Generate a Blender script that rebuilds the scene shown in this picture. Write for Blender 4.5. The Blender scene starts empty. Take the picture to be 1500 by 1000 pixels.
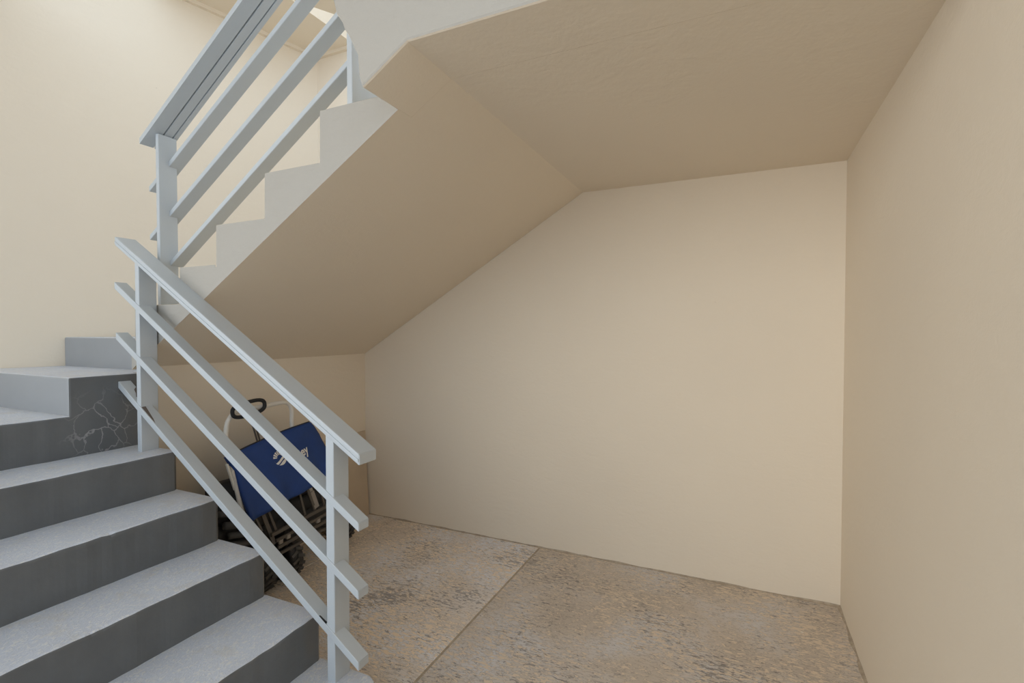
import bpy, bmesh, math, random
from mathutils import Vector, Matrix, noise

random.seed(7)
S = bpy.context.scene
COL = S.collection

# ------------------------------------------------------------------ camera
cd = bpy.data.cameras.new('camera')
cd.sensor_fit = 'HORIZONTAL'
cd.sensor_width = 36.0
cd.lens = 727.0 / 1500.0 * 36.0
cd.clip_start = 0.05
cam = bpy.data.objects.new('camera', cd)
COL.objects.link(cam)
cam.location = (0, 0, 1.45)
cam.rotation_euler = (math.radians(90 - 1.3), 0, math.radians(24.9))
S.camera = cam

# ------------------------------------------------------------------ world (bright overcast sky)
w = bpy.data.worlds.new('sky')
S.world = w
w.use_nodes = True
bg = w.node_tree.nodes['Background']
bg.inputs[0].default_value = (0.76, 0.87, 1.0, 1)
bg.inputs[1].default_value = 1.33

# low hazy sun behind and to the left of the camera
sl = bpy.data.lights.new('hazy_sun', 'SUN')
sl.energy = 0.76
sl.angle = math.radians(45)
sl.color = (1, 0.91, 0.77)
so = bpy.data.objects.new('hazy_sun', sl)
COL.objects.link(so)
so.location = (-3, -6, 4)
so.rotation_euler = Vector((0.48, 0.82, -0.05)).to_track_quat('-Z', 'Y').to_euler()

S.view_settings.view_transform = 'Standard'
S.view_settings.look = 'None'
S.view_settings.gamma = 1.0
S.view_settings.use_curve_mapping = False
S.view_settings.exposure = 0.57
S.cycles.use_denoising = True
S.cycles.max_bounces = 14
S.cycles.diffuse_bounces = 10


# ------------------------------------------------------------------ materials
def new_mat(name):
    m = bpy.data.materials.new(name)
    m.use_nodes = True
    nt = m.node_tree
    b = nt.nodes['Principled BSDF']
    return m, nt, b


def nd(nt, kind, **kw):
    n = nt.nodes.new(kind)
    for k, v in kw.items():
        if k.startswith('i_'):
            n.inputs[k[2:].replace('_', ' ')].default_value = v
        else:
            setattr(n, k, v)
    return n


def ramp(nt, src, stops, interp='LINEAR'):
    r = nt.nodes.new('ShaderNodeValToRGB')
    r.color_ramp.interpolation = interp
    els = r.color_ramp.elements
    while len(els) < len(stops):
        els.new(0.5)
    for e, (p, c) in zip(els, stops):
        e.position = p
        e.color = c if len(c) == 4 else (*c, 1)
    nt.links.new(src, r.inputs[0])
    return r


def coords(nt, scale=(1, 1, 1), rot=(0, 0, 0), loc=(0, 0, 0)):
    g = nt.nodes.new('ShaderNodeNewGeometry')
    mp = nt.nodes.new('ShaderNodeMapping')
    mp.inputs['Scale'].default_value = scale
    mp.inputs['Rotation'].default_value = rot
    mp.inputs['Location'].default_value = loc
    tc = nt.nodes.new('ShaderNodeTexCoord')
    nt.links.new(tc.outputs['Object'], mp.inputs[0])
    return mp.outputs[0]


def noise_tex(nt, vec, scale, detail=4, rough=0.55, dist=0.0):
    n = nt.nodes.new('ShaderNodeTexNoise')
    n.inputs['Scale'].default_value = scale
    n.inputs['Detail'].default_value = detail
    n.inputs['Roughness'].default_value = rough
    n.inputs['Distortion'].default_value = dist
    nt.links.new(vec, n.inputs['Vector'])
    return n.outputs['Fac']


def mixc(nt, fac, a, b, blend='MIX'):
    m = nt.nodes.new('ShaderNodeMix')
    m.data_type = 'RGBA'
    m.blend_type = blend
    for sock, v in ((m.inputs['Factor'], fac), (m.inputs['A'], a), (m.inputs['B'], b)):
        if isinstance(v, bpy.types.NodeSocket):
            nt.links.new(v, sock)
        elif isinstance(v, (tuple, list)):
            sock.default_value = (*v, 1) if len(v) == 3 else v
        else:
            sock.default_value = v
    return m.outputs['Result']


def math_node(nt, op, a, b=None):
    m = nt.nodes.new('ShaderNodeMath')
    m.operation = op
    for i, v in enumerate((a, b)):
        if v is None:
            continue
        if isinstance(v, bpy.types.NodeSocket):
            nt.links.new(v, m.inputs[i])
        else:
            m.inputs[i].default_value = v
    return m.outputs[0]


def bump(nt, b, h, strength, dist):
    n = nt.nodes.new('ShaderNodeBump')
    n.inputs['Strength'].default_value = strength
    n.inputs['Distance'].default_value = dist
    nt.links.new(h, n.inputs['Height'])
    nt.links.new(n.outputs[0], b.inputs['Normal'])


def plaster(name, col, col2, rough_coat=0.35):
    m, nt, b = new_mat(name)
    v = coords(nt)
    big = noise_tex(nt, v, 1.1, 3, 0.5)
    c = mixc(nt, ramp(nt, big, [(0.35, (0, 0, 0)), (0.7, (1, 1, 1))]).outputs[0], col, col2)
    fine = noise_tex(nt, v, 70, 5, 0.6)
    trowel = noise_tex(nt, coords(nt, (1, 1, 2.2)), 9, 4, 0.5, 0.6)
    speck = ramp(nt, noise_tex(nt, v, 38, 2, 0.5), [(0.80, (0, 0, 0)), (0.84, (1, 1, 1))]).outputs[0]
    c = mixc(nt, math_node(nt, 'MULTIPLY', speck, 0.18), c, (0.30, 0.25, 0.19))
    nt.links.new(c, b.inputs['Base Color'])
    b.inputs['Roughness'].default_value = 0.82
    b.inputs['Specular IOR Level'].default_value = 0.25
    h = math_node(nt, 'ADD', math_node(nt, 'MULTIPLY', fine, 0.35), trowel)
    bump(nt, b, h, rough_coat, 0.006)
    return m


CREAM = plaster('cream_plaster', (0.755, 0.670, 0.545), (0.735, 0.652, 0.532))
CREAM_SOFFIT = CREAM
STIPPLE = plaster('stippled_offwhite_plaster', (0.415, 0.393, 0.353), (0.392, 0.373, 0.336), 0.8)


def metal_paint(name, col, rough=0.42):
    m, nt, b = new_mat(name)
    v = coords(nt)
    n = noise_tex(nt, v, 6, 4, 0.6)
    c = mixc(nt, math_node(nt, 'MULTIPLY', n, 0.35), col, tuple(x * 0.88 for x in col))
    nt.links.new(c, b.inputs['Base Color'])
    b.inputs['Roughness'].default_value = rough
    bump(nt, b, noise_tex(nt, v, 160, 3, 0.6), 0.12, 0.002)
    return m


RAIL = metal_paint('grey_rail_paint', (0.485, 0.525, 0.555))


def floor_mat(name, k, shift, more):
    m, nt, b = new_mat(name)
    v = coords(nt, loc=shift)
    patch = math_node(nt, 'ADD', noise_tex(nt, v, 1.7, 5, 0.6, 0.5), more)
    base = ramp(nt, patch, [(0.30, (0.45, 0.385, 0.31)), (0.47, (0.55, 0.485, 0.41)),
                            (0.60, (0.58, 0.555, 0.53)), (0.74, (0.62, 0.625, 0.645))]).outputs[0]
    # flaked paint: short tan flecks with dark rims, larger and denser in patches
    wob = coords(nt, (27, 80, 27), (0, 0, 0.12), shift)
    fl = noise_tex(nt, wob, 1.0, 3, 0.55, 1.1)
    cover = noise_tex(nt, v, 2.1, 4, 0.6)
    thr = math_node(nt, 'ADD', fl, math_node(nt, 'MULTIPLY', math_node(nt, 'SUBTRACT', cover, 0.5), 0.42))
    rim = ramp(nt, thr, [(0.465, (0, 0, 0)), (0.50, (1, 1, 1)), (0.535, (1, 1, 1)), (0.55, (0, 0, 0))]).outputs[0]
    tan = ramp(nt, thr, [(0.535, (0, 0, 0)), (0.565, (1, 1, 1))]).outputs[0]
    c = mixc(nt, math_node(nt, 'MULTIPLY', rim, 0.42), base, (0.20, 0.175, 0.15))
    c = mixc(nt, tan, c, (0.66, 0.56, 0.435))
    fl2 = noise_tex(nt, coords(nt, (23, 72, 25), (0, 0, 0.05), (5, 3, 0)), 1.0, 3, 0.6, 1.2)
    cover2 = noise_tex(nt, coords(nt, (1, 1, 1), (0, 0, 0), (9, 4, 2)), 2.0, 4, 0.6)
    thr2 = math_node(nt, 'ADD', fl2, math_node(nt, 'MULTIPLY', math_node(nt, 'SUBTRACT', cover2, 0.5), 0.7))
    dark = ramp(nt, thr2, [(0.60, (0, 0, 0)), (0.65, (1, 1, 1))]).outputs[0]
    c = mixc(nt, math_node(nt, 'MULTIPLY', dark, 0.7), c, (0.15, 0.14, 0.14))
    chip = ramp(nt, noise_tex(nt, v, 24, 1, 0.5), [(0.79, (0, 0, 0)), (0.80, (1, 1, 1))]).outputs[0]
    c = mixc(nt, math_node(nt, 'MULTIPLY', chip, 0.6), c, (0.80, 0.77, 0.70))
    c = mixc(nt, 1.0, c, (k, k, k * 1.02), 'MULTIPLY')
    nt.links.new(c, b.inputs['Base Color'])
    b.inputs['Roughness'].default_value = 0.6
    h = math_node(nt, 'SUBTRACT', fl, math_node(nt, 'MULTIPLY', tan, 0.5))
    bump(nt, b, h, 0.4, 0.004)
    return m


FLOOR = floor_mat('worn_painted_concrete', 1.1, (0, 0, 0), 0.0)
FLOOR_PALE = floor_mat('worn_painted_concrete_pale', 1.32, (3.3, 1.7, 0), 0.07)


def dirt_mat():
    m, nt, b = new_mat('dusty_mortar')
    n = noise_tex(nt, coords(nt), 30, 5, 0.6)
    c = ramp(nt, n, [(0.3, (0.34, 0.28, 0.21)), (0.7, (0.52, 0.44, 0.34))]).outputs[0]
    nt.links.new(c, b.inputs['Base Color'])
    b.inputs['Roughness'].default_value = 0.95
    bump(nt, b, n, 0.5, 0.01)
    return m


MORTAR = dirt_mat()


def tread_mat():
    m, nt, b = new_mat('gritty_grey_tread_paint')
    v = coords(nt)
    base = ramp(nt, noise_tex(nt, v, 3, 5, 0.6), [(0.3, (0.53, 0.565, 0.635)), (0.7, (0.60, 0.64, 0.71))]).outputs[0]
    fl = noise_tex(nt, coords(nt, (105, 62, 62), (0, 0, 0.3)), 1.0, 3, 0.6, 1.2)
    lite = ramp(nt, fl, [(0.54, (0, 0, 0)), (0.60, (1, 1, 1))]).outputs[0]
    c = mixc(nt, math_node(nt, 'MULTIPLY', lite, 0.6), base, (0.78, 0.77, 0.73))
    cov = ramp(nt, noise_tex(nt, v, 9, 4, 0.6), [(0.56, (0, 0, 0)), (0.66, (1, 1, 1))]).outputs[0]
    c = mixc(nt, math_node(nt, 'MULTIPLY', cov, 0.35), c, (0.56, 0.53, 0.47))
    nt.links.new(c, b.inputs['Base Color'])
    b.inputs['Roughness'].default_value = 0.5
    bump(nt, b, fl, 0.6, 0.006)
    return m


TREAD = tread_mat()


def riser_mat(cracked=False):
    m, nt, b = new_mat('cracked_grey_riser_paint' if cracked else 'grey_riser_paint')
    v = coords(nt)
    n = noise_tex(nt, v, 5, 5, 0.6)
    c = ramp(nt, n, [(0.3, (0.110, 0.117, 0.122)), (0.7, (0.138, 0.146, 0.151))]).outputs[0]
    if cracked:
        wv = mixc(nt, 0.16, v, noise_node_color(nt, v, 7))
        vo = nt.nodes.new('ShaderNodeTexVoronoi')
        vo.feature = 'DISTANCE_TO_EDGE'
        vo.inputs['Scale'].default_value = 13
        nt.links.new(wv, vo.inputs['Vector'])
        line = ramp(nt, vo.outputs['Distance'], [(0.0, (1, 1, 1)), (0.012, (1, 1, 1)), (0.034, (0, 0, 0))]).outputs[0]
        # the cracked patch sits around one place on the riser
        vm = nt.nodes.new('ShaderNodeVectorMath')
        vm.operation = 'DISTANCE'
        nt.links.new(v, vm.inputs[0])
        vm.inputs[1].default_value = (-2.66 + 1.8, 1.27 - 0.6, 1.01)   # the staircase's own coordinates
        near = ramp(nt, math_node(nt, 'ADD', vm.outputs['Value'], math_node(nt, 'MULTIPLY', n, 0.1)),
                    [(0.12, (1, 1, 1)), (0.24, (0, 0, 0))]).outputs[0]
        f = math_node(nt, 'MULTIPLY', line, near)
        c = mixc(nt, math_node(nt, 'MULTIPLY', f, 0.6), c, (0.42, 0.42, 0.42))
    nt.links.new(c, b.inputs['Base Color'])
    b.inputs['Roughness'].default_value = 0.38
    bump(nt, b, noise_tex(nt, v, 28, 5, 0.6), 0.25, 0.006)
    return m


def noise_node_color(nt, v, scale):
    n = nt.nodes.new('ShaderNodeTexNoise')
    n.inputs['Scale'].default_value = scale
    n.inputs['Detail'].default_value = 4
    nt.links.new(v, n.inputs['Vector'])
    return n.outputs['Color']




def simple(name, col, rough=0.6, metallic=0.0, var=0.25, scale=20):
    m, nt, b = new_mat(name)
    n = noise_tex(nt, coords(nt), scale, 4, 0.6)
    c = mixc(nt, math_node(nt, 'MULTIPLY', n, var * 2), col, tuple(x * 0.6 for x in col))
    nt.links.new(c, b.inputs['Base Color'])
    b.inputs['Roughness'].default_value = rough
    b.inputs['Metallic'].default_value = metallic
    return m


def fabric(name, col):
    m, nt, b = new_mat(name)
    v = coords(nt)
    n = noise_tex(nt, v, 14, 4, 0.6)
    c = mixc(nt, n, tuple(x * 0.8 for x in col), tuple(min(1, x * 1.15) for x in col))
    nt.links.new(c, b.inputs['Base Color'])
    b.inputs['Roughness'].default_value = 0.65
    wv = nt.nodes.new('ShaderNodeTexNoise')
    wv.inputs['Scale'].default_value = 420
    nt.links.new(v, wv.inputs['Vector'])
    bump(nt, b, wv.outputs['Fac'], 0.15, 0.002)
    return m


RISER_LIT = simple('lit_grey_riser_paint', (0.31, 0.325, 0.34), 0.42, 0, 0.15, 6)  # lighter copy of the riser grey, front light put into the colour
RISER = riser_mat()
RISER_CRACK = riser_mat(True)
BLUE = fabric('blue_canvas', (0.008, 0.045, 0.20))
BLACK_CLOTH = fabric('black_canvas', (0.018, 0.018, 0.020))
GREY_CLOTH = fabric('dark_grey_canvas', (0.07, 0.07, 0.072))
WHITE_TUBE = simple('white_enamel_tube', (0.72, 0.69, 0.63), 0.4, 0, 0.08)
DARK_STEEL = simple('dull_steel', (0.115, 0.10, 0.088), 0.5, 0.2)
PALE_STEEL = simple('pale_steel', (0.33, 0.30, 0.27), 0.5, 0.2)
RUBBER = simple('black_rubber', (0.022, 0.022, 0.024), 0.6)
LUG_RUBBER = simple('worn_rubber', (0.06, 0.058, 0.056), 0.6)
FOAM = simple('black_foam', (0.02, 0.02, 0.021), 0.8, 0, 0.4, 120)
WHITE_PRINT = simple('white_print', (0.80, 0.78, 0.74), 0.6, 0, 0.05)
BOARD = simple('brown_board', (0.60, 0.49, 0.36), 0.8, 0, 0.2, 8)
ORANGE = simple('orange_tag', (0.45, 0.16, 0.05), 0.7)


RAIL_RUST = simple('rust', (0.30, 0.12, 0.045), 0.9)
RAIL_CHIP = simple('chipped_paint_primer', (0.13, 0.105, 0.09), 0.8)


# ------------------------------------------------------------------ mesh helpers
def link(name, bm, mat, parent=None, kind=None, smooth=False):
    me = bpy.data.meshes.new(name)
    bmesh.ops.recalc_face_normals(bm, faces=bm.faces[:])
    bm.to_mesh(me)
    bm.free()
    for m in (mat if isinstance(mat, (list, tuple)) else [mat]):
        me.materials.append(m)
    if smooth:
        for p in me.polygons:
            p.use_smooth = True
    o = bpy.data.objects.new(name, me)
    COL.objects.link(o)
    if parent:
        o.parent = parent
    if kind:
        o['kind'] = kind
    return o


def thing(name, label, cat, loc, group=None):
    o = bpy.data.objects.new(name, None)
    o.empty_display_size = 0.1
    COL.objects.link(o)
    o.location = loc
    o['label'] = label
    o['category'] = cat
    if group:
        o['group'] = group
    return o


def part(name, bm, mat, parent, smooth=False, label=None):
    """World-space bmesh -> child of an Empty that sits at parent.location."""
    base = Vector((0, 0, 0))
    p = parent
    while p:
        base += p.location
        p = p.parent
    bmesh.ops.translate(bm, vec=-base, verts=bm.verts[:])
    o = link(name, bm, mat, parent, None, smooth)
    if label:
        o['label'] = label
    return o


def prism(bm, pts, axis, a, b):
    """Extrude a 2-D outline. axis 'y': pts are (x, z); axis 'z': pts are (x, y)."""
    def P(p, t):
        return (p[0], t, p[1]) if axis == 'y' else (p[0], p[1], t)
    va = [bm.verts.new(P(p, a)) for p in pts]
    vb = [bm.verts.new(P(p, b)) for p in pts]
    bm.faces.new(va)
    bm.faces.new(vb[::-1])
    n = len(pts)
    for i in range(n):
        j = (i + 1) % n
        bm.faces.new((va[j], va[i], vb[i], vb[j]))
    return va + vb


def box(bm, x0, x1, y0, y1, z0, z1):
    return prism(bm, [(x0, y0), (x1, y0), (x1, y1), (x0, y1)], 'z', z0, z1)


def bevel(bm, w, seg=2, angle=0.5):
    bm.normal_update()
    bmesh.ops.recalc_face_normals(bm, faces=bm.faces[:])
    es = [e for e in bm.edges if len(e.link_faces) == 2 and e.calc_face_angle(0) > angle]
    bmesh.ops.bevel(bm, geom=es, offset=w, segments=seg, profile=0.5, affect='EDGES', clamp_overlap=True)


def tube(bm, pts, r, seg=10, closed=False):
    pts = [Vector(p) for p in pts]
    n = len(pts)
    rings = []
    prev = None
    for i, p in enumerate(pts):
        if closed:
            t = (pts[(i + 1) % n] - pts[i - 1]).normalized()
        else:
            t = (pts[min(i + 1, n - 1)] - pts[max(i - 1, 0)]).normalized()
        if prev is None:
            u = t.orthogonal().normalized()
        else:
            u = (prev - t * prev.dot(t)).normalized()
        prev = u
        v = t.cross(u)
        rings.append([bm.verts.new(p + (u * math.cos(2 * math.pi * k / seg) + v * math.sin(2 * math.pi * k / seg)) * r)
                      for k in range(seg)])
    m = n if closed else n - 1
    for i in range(m):
        A, B = rings[i], rings[(i + 1) % n]
        for k in range(seg):
            bm.faces.new((A[k], A[(k + 1) % seg], B[(k + 1) % seg], B[k]))
    if not closed:
        bm.faces.new(rings[0][::-1])
        bm.faces.new(rings[-1])


def smooth_path(pts, sub=6):
    """Catmull-Rom through the points."""
    pts = [Vector(p) for p in pts]
    out = []
    for i in range(len(pts) - 1):
        p0, p1, p2, p3 = pts[max(i - 1, 0)], pts[i], pts[i + 1], pts[min(i + 2, len(pts) - 1)]
        for k in range(sub):
            t = k / sub
            out.append(0.5 * ((2 * p1) + (p2 - p0) * t + (2 * p0 - 5 * p1 + 4 * p2 - p3) * t * t
                              + (3 * p1 - p0 - 3 * p2 + p3) * t ** 3))
    out.append(pts[-1])
    return out


def bar(bm, a, b, w, h, up=(0, 0, 1)):
    """Rectangular bar from a to b, w across, h along 'up'."""
    a, b = Vector(a), Vector(b)
    t = (b - a).normalized()
    s = t.cross(Vector(up)).normalized()
    u = s.cross(t).normalized()
    vs = []
    for p in (a, b):
        vs.append([bm.verts.new(p + s * (w / 2 * i) + u * (h / 2 * j)) for i, j in ((-1, -1), (1, -1), (1, 1), (-1, 1))])
    A, B = vs
    bm.faces.new(A[::-1])
    bm.faces.new(B)
    for k in range(4):
        bm.faces.new((A[k], A[(k + 1) % 4], B[(k + 1) % 4], B[k]))


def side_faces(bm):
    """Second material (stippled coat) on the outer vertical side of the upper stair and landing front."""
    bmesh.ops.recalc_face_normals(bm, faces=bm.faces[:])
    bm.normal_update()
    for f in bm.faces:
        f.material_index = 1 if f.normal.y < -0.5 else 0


def NM():
    return bmesh.new()


# ------------------------------------------------------------------ the setting
ZC = 2.3215          # flat underside of the landing above
XF = -0.925          # fold between sloped and flat soffit
YB = 3.06            # back wall
XR = 0.480           # right wall
SLOPE = 0.595


def soffit(x):
    return ZC + 0.0007 + SLOPE * (x - XF)


# floor: base with poured slabs, the joints left open between them
bm = NM()
box(bm, -5.2, 1.0, -7.0, 3.3, -0.16, -0.004)
floor = link('floor', bm, MORTAR, None, 'structure')
for pts, fm in (([(-1.193, -7), (XR + 0.1, -7), (XR + 0.1, 3.2), (-1.209, 3.2)], FLOOR),
            ([(-2.41, -7), (-1.206, -7), (-1.222, 3.2), (-2.41, 3.2)], FLOOR_PALE),
            ([(-5.0, -7), (-2.416, -7), (-2.416, 3.2), (-5.0, 3.2)], FLOOR_PALE)):
    bm = NM()
    prism(bm, pts, 'z', -0.05, 0.0)
    bevel(bm, 0.003, 1)
    link('slab', bm, fm, floor)

bm = NM()
box(bm, XR, XR + 0.2, -1.6, 3.3, -0.05, 2.50)
link('wall_right', bm, CREAM, None, 'structure')
bm = NM()
box(bm, -3.6, XR + 0.1, YB, YB + 0.2, -0.05, 4.9)
link('wall_back', bm, CREAM, None, 'structure')

# left stairwell wall, turned 15 degrees to the stair
dx, dy = math.sin(math.radians(15)), math.cos(math.radians(15))
p0 = (-3.166, 3.095)


def xwall(y):
    return p0[0] + (y - p0[1]) * dx / dy


bm = NM()
q0 = (p0[0] + dx * 0.1, p0[1] + dy * 0.1)
q1 = (p0[0] - dx * 4.2, p0[1] - dy * 4.2)
prism(bm, [q0, q1, (q1[0] - dy * 0.2, q1[1] + dx * 0.2), (q0[0] - dy * 0.2, q0[1] + dx * 0.2)], 'z', -0.05, 4.9)
link('wall_left', bm, CREAM, None, 'structure')

bm = NM()
box(bm, -2.72, -2.70, 1.421, 1.53, -0.03, 1.24)
box(bm, -2.72, -2.70, 1.53, YB, -0.03, 1.29)
link('wall_under_landing', bm, CREAM, None, 'structure')

# landing overhead: its flat underside is the ceiling of the recess
bm = NM()
box(bm, XF, XR + 0.05, 1.30, YB + 0.05, ZC + 0.0007, ZC + 0.16)
link('ceiling', bm, CREAM_SOFFIT, None, 'structure')

# added unseen slab that keeps sky light off the stair side and landing front
bm = NM()
box(bm, -4.3, XR + 0.05, -1.6, 1.25, 3.32, 3.5)
link('sky_blocker', bm, CREAM, None, 'structure')

# solid landing front with its curved free end
CURVE = [(-1.100, 2.2168), (-1.113, 2.259), (-1.118, 2.324), (-1.132, 2.349), (-1.154, 2.393), (-1.171, 2.416),
         (-1.182, 2.443), (-1.193, 2.459), (-1.205, 2.475), (-1.211, 2.498), (-1.218, 2.522), (-1.238, 2.66)]
bm = NM()
prism(bm, [(XF, ZC), (XR + 0.05, ZC - 0.001), (XR + 0.05, 2.69), (-1.24, 2.69)] + CURVE[::-1], 'y', 1.24, 1.50)
bevel(bm, 0.008, 2, 0.6)
side_faces(bm)
link('wall_landing', bm, [CREAM, STIPPLE], None, 'structure')

# stairwell ceiling over the upper flight, open to the sky on its inner side
bm = NM()
prism(bm, [(-3.75, 1.95), (-2.80, 1.95), (-2.777, 2.97), (-2.775, 3.2), (-3.4, 3.2)], 'z', 3.685, 4.15)
link('ceiling_upper', bm, CREAM, None, 'structure')
bm = NM()
E0, E1 = (-2.16, 1.81), (-1.85, 2.32)
prism(bm, [E0, E1, (E1[0] + 0.40, E1[1] - 0.25), (E0[0] + 0.40, E0[1] - 0.25)], 'z', 3.15, 3.30)
link('ceiling_slab', bm, CREAM, None, 'structure')
# cove strip along the left wall under that ceiling
bm = NM()
nx, ny = dy, -dx
a = Vector((p0[0] + nx * 0.012, p0[1] + ny * 0.012, 3.672))
b = Vector((p0[0] - dx * 2.2 + nx * 0.012, p0[1] - dy * 2.2 + ny * 0.012, 3.672))
bar(bm, a, b, 0.03, 0.026)
link('trim_1', bm, CREAM, None, 'structure')
bm = NM()
bar(bm, (-3.16, YB - 0.012, 3.672), (-2.75, YB - 0.012, 3.672), 0.03, 0.026)
link('trim_2', bm, CREAM, None, 'structure')


# mortar fillets where the floor meets the walls
def fillet(name, a, b, inward, n=60, r=0.009):
    bm = NM()
    a, b, inw = Vector(a), Vector(b), Vector(inward)
    rows = []
    for i in range(n + 1):
        p = a.lerp(b, i / n)
        k = r * (0.8 + 0.9 * noise.noise(p * 9) + 0.5 * noise.noise(p * 30))
        k = max(0.004, k)
        rows.append([bm.verts.new(p - inw * 0.01), bm.verts.new(p - inw * 0.01 + Vector((0, 0, k * 0.8))),
                     bm.verts.new(p + inw * 0.002 + Vector((0, 0, k * 0.75))), bm.verts.new(p + inw * k * 0.5 + Vector((0, 0, k * 0.25))),
                     bm.verts.new(p + inw * k * 1.5)])
    for A, B in zip(rows, rows[1:]):
        for k in range(4):
            bm.faces.new((A[k], A[k + 1], B[k + 1], B[k]))
    return link(name, bm, MORTAR, None, 'structure')


fillet('trim_3', (-2.70, YB, 0.0), (XR, YB, 0.0), (0, -1, 0))
fillet('trim_4', (XR, 0.3, 0.0), (XR, YB, 0.0), (-1, 0, 0))

# ------------------------------------------------------------------ lower flight
low = thing('lower_staircase', 'grey painted concrete stairs climbing to the left towards a cream wall', 'staircase', (-1.8, 0.6, 0))
YS = 1.42
NOSE = [(-1.198, 0.170), (-1.478, 0.350), (-1.787, 0.530), (-2.075, 0.712), (-2.365, 0.893), (-2.66, 1.075)]


def swept_step(xn, xb, z, y0, y1, seed, mats, zb=0.0, end_round=0.03, n=110, chips=()):
    """A solid step with an uneven, slightly chipped rounded nosing."""
    bm = NM()
    r = 0.010
    arc = [(1, 1), (0.62, 0.93), (0.29, 0.71), (0.07, 0.38), (0, 0)]
    rows = []
    for i in range(n + 1):
        y = y0 + (y1 - y0) * i / n
        j = noise.noise(Vector((y * 5, seed, 0))) * 0.005 + noise.noise(Vector((y * 22, seed, 3))) * 0.0032
        jz = noise.noise(Vector((y * 7, seed, 9))) * 0.0028
        chip = 0.0
        for (cy, cw, cdp) in chips:
            t = abs(y - cy) / cw
            if t < 1:
                chip = max(chip, cdp * (1 - t * t) * (0.4 + 1.3 * abs(noise.noise(Vector((y * 60, seed, 5))))))
        back = 0.0
        d = y1 - y
        if end_round and d < end_round:
            back = end_round - math.sqrt(max(0, end_round ** 2 - (end_round - d) ** 2))
        x = xn + j - back
        bx = None
        if xb is None:
            bx = xb = xwall(y) + 0.02
        rr = r + chip
        prof = [(xn - back + noise.noise(Vector((y * 4, seed, 1))) * 0.003, zb), (x, z - 0.06), (x, z - rr)]
        prof += [(x - rr + rr * (1 - k[1]) * 0 - rr * (1 - 1) + rr * (1 - (1 - k[0]) ** 1) * 0 + rr * math.cos(t_), z + jz - rr + rr * math.sin(t_))
                 for k, t_ in ((arc[q], math.pi / 2 * q / 4) for q in range(1, 5))]
        prof += [((x + xb) / 2, z + jz * 0.4), (xb - 0.02, z + 0.002 * noise.noise(Vector((y * 6, seed, 7)))), (xb - 0.02, zb)]
        if bx is not None:
            xb = None
        rows.append([bm.verts.new((p[0], y, p[1])) for p in prof])
    for A, B in zip(rows, rows[1:]):
        for k in range(len(A)):
            kk = (k + 1) % len(A)
            f = bm.faces.new((A[k], A[kk], B[kk], B[k]))
            f.material_index = 0 if 4 <= k <= 7 else 1
    for R in (rows[0], rows[-1][::-1]):
        f = bm.faces.new(R)
        f.material_index = 1
    return bm


CH = {3: [(0.93, 0.06, 0.016), (1.02, 0.05, 0.014), (1.10, 0.04, 0.010), (0.80, 0.06, 0.010)], 2: [(1.24, 0.06, 0.009), (0.85, 0.08, 0.010)],
      1: [(1.20, 0.05, 0.009), (0.95, 0.05, 0.007)], 0: [(1.05, 0.05, 0.008)], 4: [(0.95, 0.05, 0.006)]}
for i in range(5):
    xn, z = NOSE[i]
    bm = swept_step(xn, NOSE[i + 1][0], z, -0.25, YS, i * 3.7 + 1, None, 0.0, 0.034 if i == 0 else 0.012, chips=CH.get(i, ()))
    o = part('step', bm, [TREAD, RISER], low)
# winding steps at the turn
bm = swept_step(-2.66, None, 1.075, -0.25, 1.16, 31.0, None, 0.0, 0.0)
part('step', bm, [TREAD, RISER_CRACK], low)


def wind_step(pts, z, mats):
    bm = NM()
    prism(bm, pts, 'z', 0.0, z)
    bevel(bm, 0.008, 2)
    bm.normal_update()
    for f in bm.faces:
        f.material_index = 0 if f.normal.z > 0.7 else (2 if f.normal.y < -0.6 else 1)  # front faces get the grey with light painted in
    return part('step', bm, mats, low)


wind_step([(xwall(1.142), 1.142), (-2.66, 1.142), (-2.66, 1.4195), (-2.7205, 1.4195), (-2.7205, 1.54), (xwall(1.54), 1.54)], 1.243, [TREAD, RISER_CRACK, RISER_LIT])
wind_step([(xwall(1.525), 1.525), (-2.7205, 1.525), (-2.7205, YB - 0.003), (xwall(YB), YB - 0.003)], 1.410, [TREAD, RISER, RISER_LIT])

# ------------------------------------------------------------------ upper flight
upp = thing('upper_staircase', 'cream plastered stair flight with sawtooth side, rising to the right overhead', 'staircase', (-1.8, 2.2, 1.5))
X0, X1 = -2.715, XF + 0.004
bm = NM()
TH = 0.088
prism(bm, [(X0, soffit(X0)), (X1, soffit(X1)), (X1, soffit(X1) + TH), (X0, soffit(X0) + TH)], 'y', YS, YB - 0.003)
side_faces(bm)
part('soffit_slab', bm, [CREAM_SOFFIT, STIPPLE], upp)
TREADS = [(-2.69, -2.335, 1.570), (-2.335, -2.080, 1.737), (-2.080, -1.775, 1.907), (-1.775, -1.470, 2.090),
          (-1.470, -1.098, 2.285), (-1.098, XF, 2.46)]
for (xa, xb, z) in TREADS:
    bm = NM()
    za, zb_ = soffit(xa) + TH - 0.02, soffit(xb) + TH - 0.02
    prism(bm, [(xa, za), (xb, min(zb_, z - 0.01)), (xb, z), (xa + 0.003, z)], 'y', YS + 0.0006, YB - 0.003)
    bevel(bm, 0.006, 2, 0.9)
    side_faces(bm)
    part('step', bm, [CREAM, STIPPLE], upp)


# ------------------------------------------------------------------ railings
def sloped(bm, x0, z0, x1, z1, y0, y1, h):
    """Flat bar following the stair slope; z0, z1 are the top edge; ends cut plumb."""
    prism(bm, [(x0, z0 - h), (x1, z1 - h), (x1, z1), (x0, z0)], 'y', y0, y1)


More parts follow.
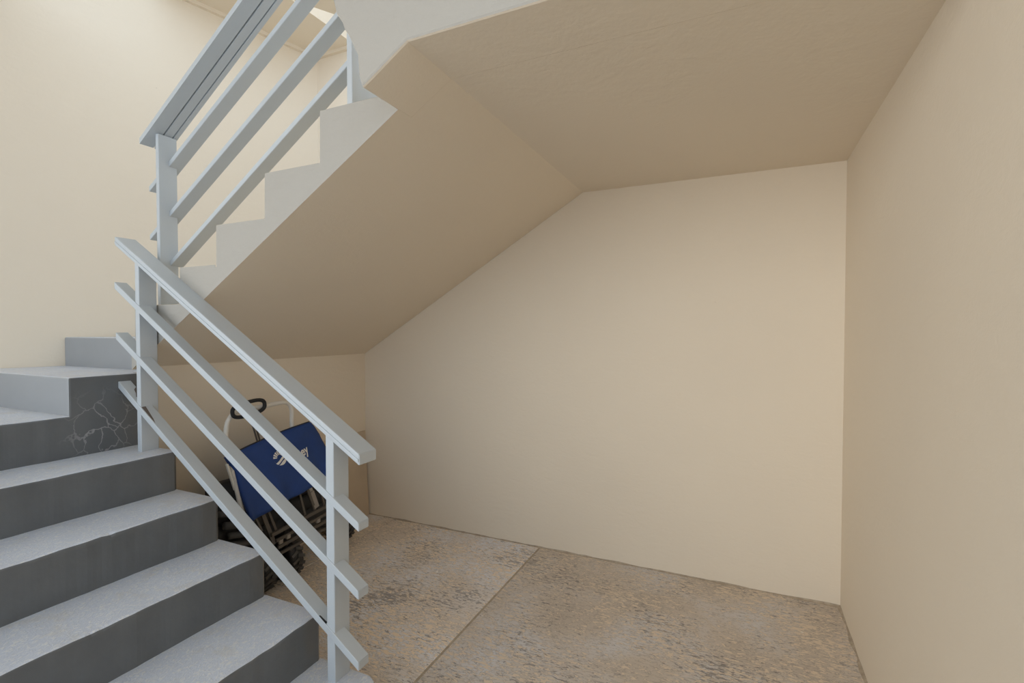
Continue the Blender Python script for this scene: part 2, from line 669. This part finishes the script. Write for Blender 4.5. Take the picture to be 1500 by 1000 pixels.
lr = thing('stair_railing', 'pale grey metal railing of sloping flat bars on the lower grey steps', 'railing', (-1.9, 1.37, 0.5))
bm = NM()
sloped(bm, -2.672, 1.889, -1.207, 1.018, 1.334, 1.424, 0.040)
bevel(bm, 0.003, 2)
hr = part('handrail', bm, RAIL, lr)
bm = NM()
sloped(bm, -2.668, 1.866, -1.2085, 1.0, 1.3315, 1.3345, 0.008)
part('bead', bm, RAIL, hr)
bm = NM()
prism(bm, [(1.337, 1.0), (1.421, 1.0), (1.421, 0.98), (1.337, 0.98)], 'y', 0, 0.001)
bmesh.ops.delete(bm, geom=bm.verts[:], context='VERTS')
box(bm, -1.2075, -1.2055, 1.3365, 1.4215, 0.981, 1.0145)
part('end_cap', bm, RAIL, hr)
for (xa, za, xb, zb_) in ((-2.679, 1.677, -1.211, 0.777), (-2.675, 1.440, -1.214, 0.535), (-2.662, 1.210, -1.215, 0.281)):
    bm = NM()
    sloped(bm, xa, za, xb, zb_, 1.333, 1.386, 0.032)
    bevel(bm, 0.002, 2)
    o = part('rail', bm, RAIL, lr)
    bm = NM()
    box(bm, xb - 0.0005, xb + 0.0015, 1.3355, 1.3835, zb_ - 0.028, zb_ - 0.004)
    part('end_cap', bm, RAIL, o)
    if zb_ < 0.4:
        sl_ = (za - zb_) / (xb - xa)

        def on_rail(pts):
            bm2 = NM()
            lo = [bm2.verts.new((x, y, za - sl_ * (x - xa) - 0.001)) for x, y in pts]
            hi = [bm2.verts.new((x, y, za - sl_ * (x - xa) + 0.0008)) for x, y in pts]
            bm2.faces.new(lo)
            bm2.faces.new(hi)
            for q in range(len(pts)):
                w_ = (q + 1) % len(pts)
                bm2.faces.new((lo[q], lo[w_], hi[w_], hi[q]))
            return bm2
        part('paint_chip', on_rail([(-2.615, 1.384), (-2.60, 1.368), (-2.575, 1.362), (-2.555, 1.352), (-2.53, 1.357), (-2.526, 1.384)]), RAIL_CHIP, o)
        part('paint_chip', on_rail([(-2.489, 1.338), (-2.489, 1.356), (-2.46, 1.352), (-2.41, 1.345), (-2.385, 1.338)]), RAIL_CHIP, o)
        part('paint_chip', on_rail([(-1.402, 1.3345), (-1.400, 1.340), (-1.370, 1.343), (-1.368, 1.3345)]), RUBBER, o)
        bm2 = NM()
        box(bm2, xa - 0.0012, xa + 0.0005, 1.336, 1.383, za - 0.03, za - 0.002)
        part('rust_patch', bm2, RAIL_RUST, o)
for (xa, xb, z0, z1) in ((-2.5216, -2.492, 0.890, 1.76), (-1.3655, -1.3275, 0.168, 1.075)):
    bm = NM()
    prism(bm, [(xa, z0), (xb, z0), (xb, z1 - 0.0), (xa, z1 + 0.01)], 'y', 1.337, 1.413)
    bevel(bm, 0.002, 1)
    part('post', bm, RAIL, lr)

ur = thing('stair_railing', 'pale grey metal railing of sloping bars on the upper cream flight', 'railing', (-2.0, 1.5, 1.6))
bm = NM()
k = 0.645
xa, xb = -2.617, -1.300
za = 2.366
sloped(bm, xa, za, xb, za + k * (xb - xa), 1.418, 1.479, 0.027)
sloped(bm, xa, za - 0.0, xb, za + k * (xb - xa), 1.479, 1.485, 0.004)
sloped(bm, xa, za, xb, za + k * (xb - xa), 1.485, 1.521, 0.029)
sloped(bm, xa, za, xb, za + k * (xb - xa), 1.521, 1.5255, 0.004)
sloped(bm, xa, za, xb, za + k * (xb - xa), 1.5255, 1.545, 0.032)
part('handrail', bm, RAIL, ur)
for (xp, zp, kk) in ((-2.528, 2.267, 0.622), (-2.523, 2.030, 0.622), (-2.524, 1.790, 0.630)):
    bm = NM()
    xa = -2.690 if zp > 1.9 else -2.53
    xb = -1.345
    sloped(bm, xa, zp + kk * (xa - xp), xb, zp + kk * (xb - xp), 1.497, 1.560, 0.026)
    bevel(bm, 0.002, 1)
    part('rail', bm, RAIL, ur)
for (xa, xb, z0, z1, yb_) in ((-2.549, -2.527, 1.568, 2.385, 1.536), (-1.358, -1.331, 2.28, 3.15, 1.60)):
    bm = NM()
    box(bm, xa, xb, 1.450, yb_, z0, z1)
    bevel(bm, 0.002, 1)
    part('post', bm, RAIL, ur)

# ------------------------------------------------------------------ board in the corner
bm = NM()
prism(bm, [(-2.698, 0.66), (-2.690, 0.66), (-2.655, 0.0), (-2.665, 0.0)], 'y', 2.60, 3.045)
bo = link('board', bm, BOARD)
bo['label'] = 'low brown board leaning on the wall in the corner behind the wagon'
bo['category'] = 'board'

# ------------------------------------------------------------------ folded wagon
wg = thing('folding_wagon', 'folded blue canvas wagon with white tube handle leaning behind the stair railing', 'wagon', (-2.4, 2.0, 0))
# white tube loop
bm = NM()
path = smooth_path([(-2.36, 1.76, 0.42), (-2.40, 1.742, 0.60), (-2.45, 1.731, 0.814), (-2.46, 1.724, 0.888), (-2.46, 1.733, 0.959),
                    (-2.46, 1.757, 0.995), (-2.46, 1.79, 1.013), (-2.46, 1.939, 1.018), (-2.46, 2.075, 1.024),
                    (-2.46, 2.125, 1.008), (-2.46, 2.146, 0.962), (-2.46, 2.150, 0.855), (-2.43, 2.19, 0.62), (-2.38, 2.22, 0.45)], 6)
tube(bm, path, 0.0125, 12)
loop = part('handle_frame', bm, WHITE_TUBE, wg, True)
bm = NM()
bar(bm, (-2.415, 1.722, 0.716), (-2.405, 1.752, 0.570), 0.012, 0.022, (1, 0, 0))
part('side_bar', bm, WHITE_TUBE, wg)
bm = NM()
bar(bm, (-2.42, 1.699, 0.755), (-2.41, 1.735, 0.612), 0.010, 0.012, (1, 0, 0))
part('side_bar', bm, WHITE_TUBE, wg)
# black pull grip hanging on the loop, with its rod
bm = NM()
C0 = Vector((-2.435, 1.842, 1.024))
u1 = Vector((0, 0.94, 0.10)).normalized()
u2 = Vector((0, -0.10, 0.94)).normalized()
ring = [C0 + u1 * 0.098 * math.copysign(abs(math.cos(t)) ** 0.7, math.cos(t)) + u2 * 0.036 * math.copysign(abs(math.sin(t)) ** 0.7, math.sin(t))
        for t in [2 * math.pi * (q + 0.5) / 36 for q in range(36)]]
tube(bm, ring, 0.0105, 10, True)
part('pull_grip', bm, FOAM, wg, True)
for dy_ in (-0.008, 0.008):
    bm = NM()
    tube(bm, [(-2.44, 1.842 + dy_, 0.990), (-2.43, 1.87 + dy_, 0.92), (-2.43, 1.905 + dy_, 0.80)], 0.005, 8)
    part('pull_rod', bm, DARK_STEEL, wg, True)

# blue cover: a draped slab with slight folds
outline_l = [(-2.42, 1.702, 0.790), (-2.400, 1.736, 0.712), (-2.36, 1.745, 0.590), (-2.30, 1.752, 0.458)]
outline_r = [(-2.42, 2.250, 0.882), (-2.42, 2.325, 0.795), (-2.36, 2.345, 0.665), (-2.30, 2.282, 0.545)]


def along(ps, t):
    t = max(0, min(0.9999, t)) * (len(ps) - 1)
    i = int(t)
    return Vector(ps[i]).lerp(Vector(ps[i + 1]), t - i)


NU, NV = 40, 24


def cover_pt(u, v, extra=0.0):
    L, R = along(outline_l, v), along(outline_r, v)
    p = L.lerp(R, u)
    if v < 0.02:
        p.z += 0.012 * math.sin(u * math.pi)
    lump = (0.010 * math.sin(u * 17 + 3 * v) + 0.006 * math.sin(u * 31 - 4 * v)) * v * v + 0.008 * noise.noise(Vector((u * 7, v * 4, 0)))
    lump += 0.018 * math.sin(math.pi * u) * math.sin(math.pi * v)
    return p + Vector((1, 0, 0.3)) * (lump + extra)


bm = NM()
front = [[bm.verts.new(cover_pt(i / NU, j / NV)) for i in range(NU + 1)] for j in range(NV + 1)]
back = [[bm.verts.new(cover_pt(i / NU, j / NV) + Vector((-0.03, 0, -0.004))) for i in range(NU + 1)] for j in range(NV + 1)]
for j in range(NV):
    for i in range(NU):
        bm.faces.new((front[j][i], front[j][i + 1], front[j + 1][i + 1], front[j + 1][i]))
        bm.faces.new((back[j][i], back[j + 1][i], back[j + 1][i + 1], back[j][i + 1]))
for j in range(NV):
    bm.faces.new((front[j][0], front[j + 1][0], back[j + 1][0], back[j][0]))
    bm.faces.new((front[j][NU], back[j][NU], back[j + 1][NU], front[j + 1][NU]))
for i in range(NU):
    bm.faces.new((front[0][i], back[0][i], back[0][i + 1], front[0][i + 1]))
    bm.faces.new((front[NV][i], front[NV][i + 1], back[NV][i + 1], back[NV][i]))
cover = part('cover', bm, BLUE, wg, True)
# dark binding along the top and bottom hems
for v, r in ((0.0, 0.005), (1.0, 0.007)):
    bm = NM()
    tube(bm, [cover_pt(i / NU, v) + Vector((-0.012, 0, 0)) for i in range(NU + 1)], r, 8)
    part('binding', bm, BLACK_CLOTH, cover, True)


# printed emblem and lettering on the cover
def uv_of(y, z):
    best = None
    for iv in range(61):
        v = iv / 60
        for iu in range(61):
            u = iu / 60
            p = cover_pt(u, v)
            d = (p.y - y) ** 2 + (p.z - z) ** 2
            if best is None or d < best[0]:
                best = (d, u, v)
    return best[1], best[2]


def on_cover(y, z):
    """Point of the cover's front at this y, z (Newton on the drape)."""
    u, v = uv_of(y, z)
    for _ in range(4):
        p = cover_pt(u, v)
        e = 1e-3
        pu = (cover_pt(u + e, v) - p) / e
        pv = (cover_pt(u, v + e) - p) / e
        det = pu.y * pv.z - pv.y * pu.z
        if abs(det) < 1e-9:
            break
        ry, rz = y - p.y, z - p.z
        u = min(0.99, max(0.0, u + (ry * pv.z - pv.y * rz) / det))
        v = min(0.99, max(0.0, v + (pu.y * rz - ry * pu.z) / det))
    return cover_pt(u, v, 0.0025)


EC = (1.990, 0.724)
ER = 0.040
tilt = math.radians(9)


def emb(px, py):
    y = EC[0] + (px * math.cos(tilt) - py * math.sin(tilt)) * ER
    z = EC[1] + (px * math.sin(tilt) + py * math.cos(tilt)) * ER
    return on_cover(y, z)


bm = NM()
# sun rays: wedges fanned over the upper part of the disc
nr = 7
for q in range(nr):
    a0 = math.radians(18 + q * 153 / nr + 4)
    a1 = math.radians(18 + (q + 1) * 153 / nr - 3)
    inner, outer = 0.42, 1.0
    ps = [emb(inner * math.cos(a0) - 0.0, inner * math.sin(a0)), emb(outer * math.cos(a0), outer * math.sin(a0)),
          emb(outer * math.cos((a0 + a1) / 2), outer * math.sin((a0 + a1) / 2)),
          emb(outer * math.cos(a1), outer * math.sin(a1)), emb(inner * math.cos(a1), inner * math.sin(a1))]
    bm.faces.new([bm.verts.new(p) for p in ps])


# two wave bands in the lower part
def band(f_top, f_bot):
    n = 14
    top, bot = [], []
    for q in range(n + 1):
        x = -1 + 2 * q / n
        lim = math.sqrt(max(0, 1 - x * x))
        t = min(lim, max(-lim, f_top(x)))
        b_ = min(lim, max(-lim, f_bot(x)))
        top.append(bm.verts.new(emb(x, t)))
        bot.append(bm.verts.new(emb(x, min(t, b_))))
    for q in range(n):
        try:
            bm.faces.new((top[q], bot[q], bot[q + 1], top[q + 1]))
        except ValueError:
            pass


band(lambda x: -0.18 + 0.25 * x + 0.12 * math.sin(2.5 * x), lambda x: -0.50 + 0.22 * x + 0.12 * math.sin(2.5 * x))
band(lambda x: -0.66 + 0.22 * x + 0.12 * math.sin(2.5 * x), lambda x: -1.0)
e_ = part('emblem', bm, WHITE_PRINT, cover, label='round white sunrise and waves emblem')

# lettering: only the letters the railing leaves in view
cu = bpy.data.curves.new('lettering', 'FONT')
cu.body = 'ey'
cu.size = 0.064
cu.shear = 0.15
cu.offset = 0.0016
cu.resolution_u = 3
tmp = bpy.data.objects.new('lettering', cu)
COL.objects.link(tmp)
bpy.context.view_layer.update()
dg = bpy.context.evaluated_depsgraph_get()
me = bpy.data.meshes.new_from_object(tmp.evaluated_get(dg))
bpy.data.objects.remove(tmp)
bm = NM()
bm.from_mesh(me)
bpy.data.meshes.remove(me)
bmesh.ops.triangulate(bm, faces=bm.faces[:])
org = (2.132, 0.702)
for vtx in bm.verts:
    px, py = vtx.co.x, vtx.co.y
    y = org[0] + px * math.cos(tilt) - py * math.sin(tilt)
    z = org[1] + px * math.sin(tilt) + py * math.cos(tilt)
    vtx.co = on_cover(y, z)
part('lettering', bm, WHITE_PRINT, cover, label='white printed letters')

# folded black body behind and below the cover
bm = NM()
nseg = 30
for q, (x, z, r) in enumerate(((-2.52, 0.20, 0.060), (-2.50, 0.285, 0.062), (-2.51, 0.37, 0.060), (-2.52, 0.455, 0.055))):
    tube(bm, [(x + 0.006 * math.sin(i * 1.3 + q), 1.66 + 0.025 * q * 0 + (2.44 - 1.66) * i / nseg, z + 0.004 * math.sin(i * 0.9 + 2 * q)) for i in range(nseg + 1)], r, 12)
box(bm, -2.60, -2.50, 1.70, 2.42, 0.13, 0.62)
part('folded_body', bm, BLACK_CLOTH, wg, True)
for q, (z, r, x) in enumerate(((0.50, 0.018, -2.44), (0.435, 0.020, -2.43), (0.375, 0.018, -2.43), (0.318, 0.018, -2.43))):
    bm = NM()
    tube(bm, smooth_path([(x, 1.665 + 0.02 * q, z), (x + 0.012, 1.74 + 0.02 * q, z - 0.014), (x, 1.86, z - 0.02)], 5), r, 10)
    part('side_fold', bm, GREY_CLOTH, wg, True)
bm = NM()
box(bm, -2.415, -2.405, 1.80, 1.85, 0.335, 0.365)
bevel(bm, 0.003, 1)
part('tag', bm, ORANGE, wg)

# steel frame: slats and uprights under the cover
for (a_, b_, ww, hh, mt) in (((1.885, 0.330), (2.30, 0.364), 0.012, 0.020, DARK_STEEL), ((1.913, 0.288), (2.30, 0.318), 0.012, 0.016, DARK_STEEL),
                             ((1.925, 0.246), (2.30, 0.274), 0.012, 0.018, DARK_STEEL), ((1.943, 0.208), (2.30, 0.228), 0.012, 0.015, DARK_STEEL)):
    bm = NM()
    bar(bm, (-2.325, a_[0], a_[1]), (-2.325, b_[0], b_[1]), ww, hh, (0, 0, 1))
    part('slat', bm, mt, wg)
for (a_, b_, ww, mt) in (((1.842, 0.47), (1.912, 0.27), 0.022, DARK_STEEL), ((1.876, 0.475), (1.932, 0.32), 0.013, DARK_STEEL),
                         ((1.800, 0.46), (1.835, 0.37), 0.010, DARK_STEEL), ((2.088, 0.52), (2.124, 0.36), 0.013, DARK_STEEL),
                         ((2.145, 0.525), (2.203, 0.355), 0.016, DARK_STEEL), ((2.182, 0.478), (2.214, 0.375), 0.034, PALE_STEEL),
                         ((2.232, 0.54), (2.276, 0.36), 0.012, DARK_STEEL)):
    bm = NM()
    bar(bm, (-2.345, a_[0], a_[1]), (-2.335, b_[0], b_[1]), ww, 0.008, (1, 0, 0))
    part('upright', bm, mt, wg)
for (y, z) in ((1.945, 0.272), (1.995, 0.283), (2.215, 0.296)):
    bm = NM()
    box(bm, -2.336, -2.318, y - 0.014, y + 0.014, z - 0.014, z + 0.014)
    bevel(bm, 0.004, 1)
    part('bracket', bm, PALE_STEEL, wg)


# chunky wheels (axle along Y)
def wheel(cx, cy, r, wd):
    bm = NM()
    prof = [(-0.5, 0.42), (-0.5, 0.80), (-0.42, 0.93), (0.42, 0.93), (0.5, 0.80), (0.5, 0.42)]
    n = 40
    rows = [[bm.verts.new((cx + r * q[1] * math.cos(2 * math.pi * i / n), cy + q[0] * wd, r + r * q[1] * math.sin(2 * math.pi * i / n))) for q in prof] for i in range(n)]
    for i in range(n):
        A, B = rows[i], rows[(i + 1) % n]
        for k_ in range(len(prof)):
            kk = (k_ + 1) % len(prof)
            bm.faces.new((A[k_], A[kk], B[kk], B[k_]))
    wl = part('wheel', bm, RUBBER, wg, True)
    bm = NM()
    for i in range(18):
        for side in (-1, 1):
            t = 2 * math.pi * (i + (0.5 if side > 0 else 0)) / 18
            t2 = t + 0.14
            pa = Vector((cx + r * 0.95 * math.cos(t), cy + side * wd * 0.50, r + r * 0.95 * math.sin(t)))
            pb = Vector((cx + r * 0.95 * math.cos(t2), cy - side * wd * 0.02, r + r * 0.95 * math.sin(t2)))
            bar(bm, pa, pb, 0.017, r * 0.07, (math.cos((t + t2) / 2), 0, math.sin((t + t2) / 2)))
    part('tread_lugs', bm, LUG_RUBBER, wl)
    bm = NM()
    tube(bm, [(cx, cy - wd * 0.40, r), (cx, cy + wd * 0.40, r)], r * 0.40, 20)
    tube(bm, [(cx, cy - wd * 0.56, r), (cx, cy + wd * 0.56, r)], r * 0.14, 12)
    part('hub', bm, DARK_STEEL, wl)


wheel(-2.415, 2.045, 0.122, 0.085)
wheel(-2.415, 1.865, 0.122, 0.080)
wheel(-2.50, 2.565, 0.115, 0.080)
bm = NM()
bar(bm, (-2.36, 2.02, 0.34), (-2.405, 2.00, 0.125), 0.026, 0.012, (1, 0, 0))
part('fork', bm, RUBBER, wg)
bm = NM()
tube(bm, [(-2.45, 1.82, 0.16), (-2.47, 2.3, 0.16), (-2.50, 2.60, 0.125)], 0.012, 10)
part('axle', bm, DARK_STEEL, wg, True)
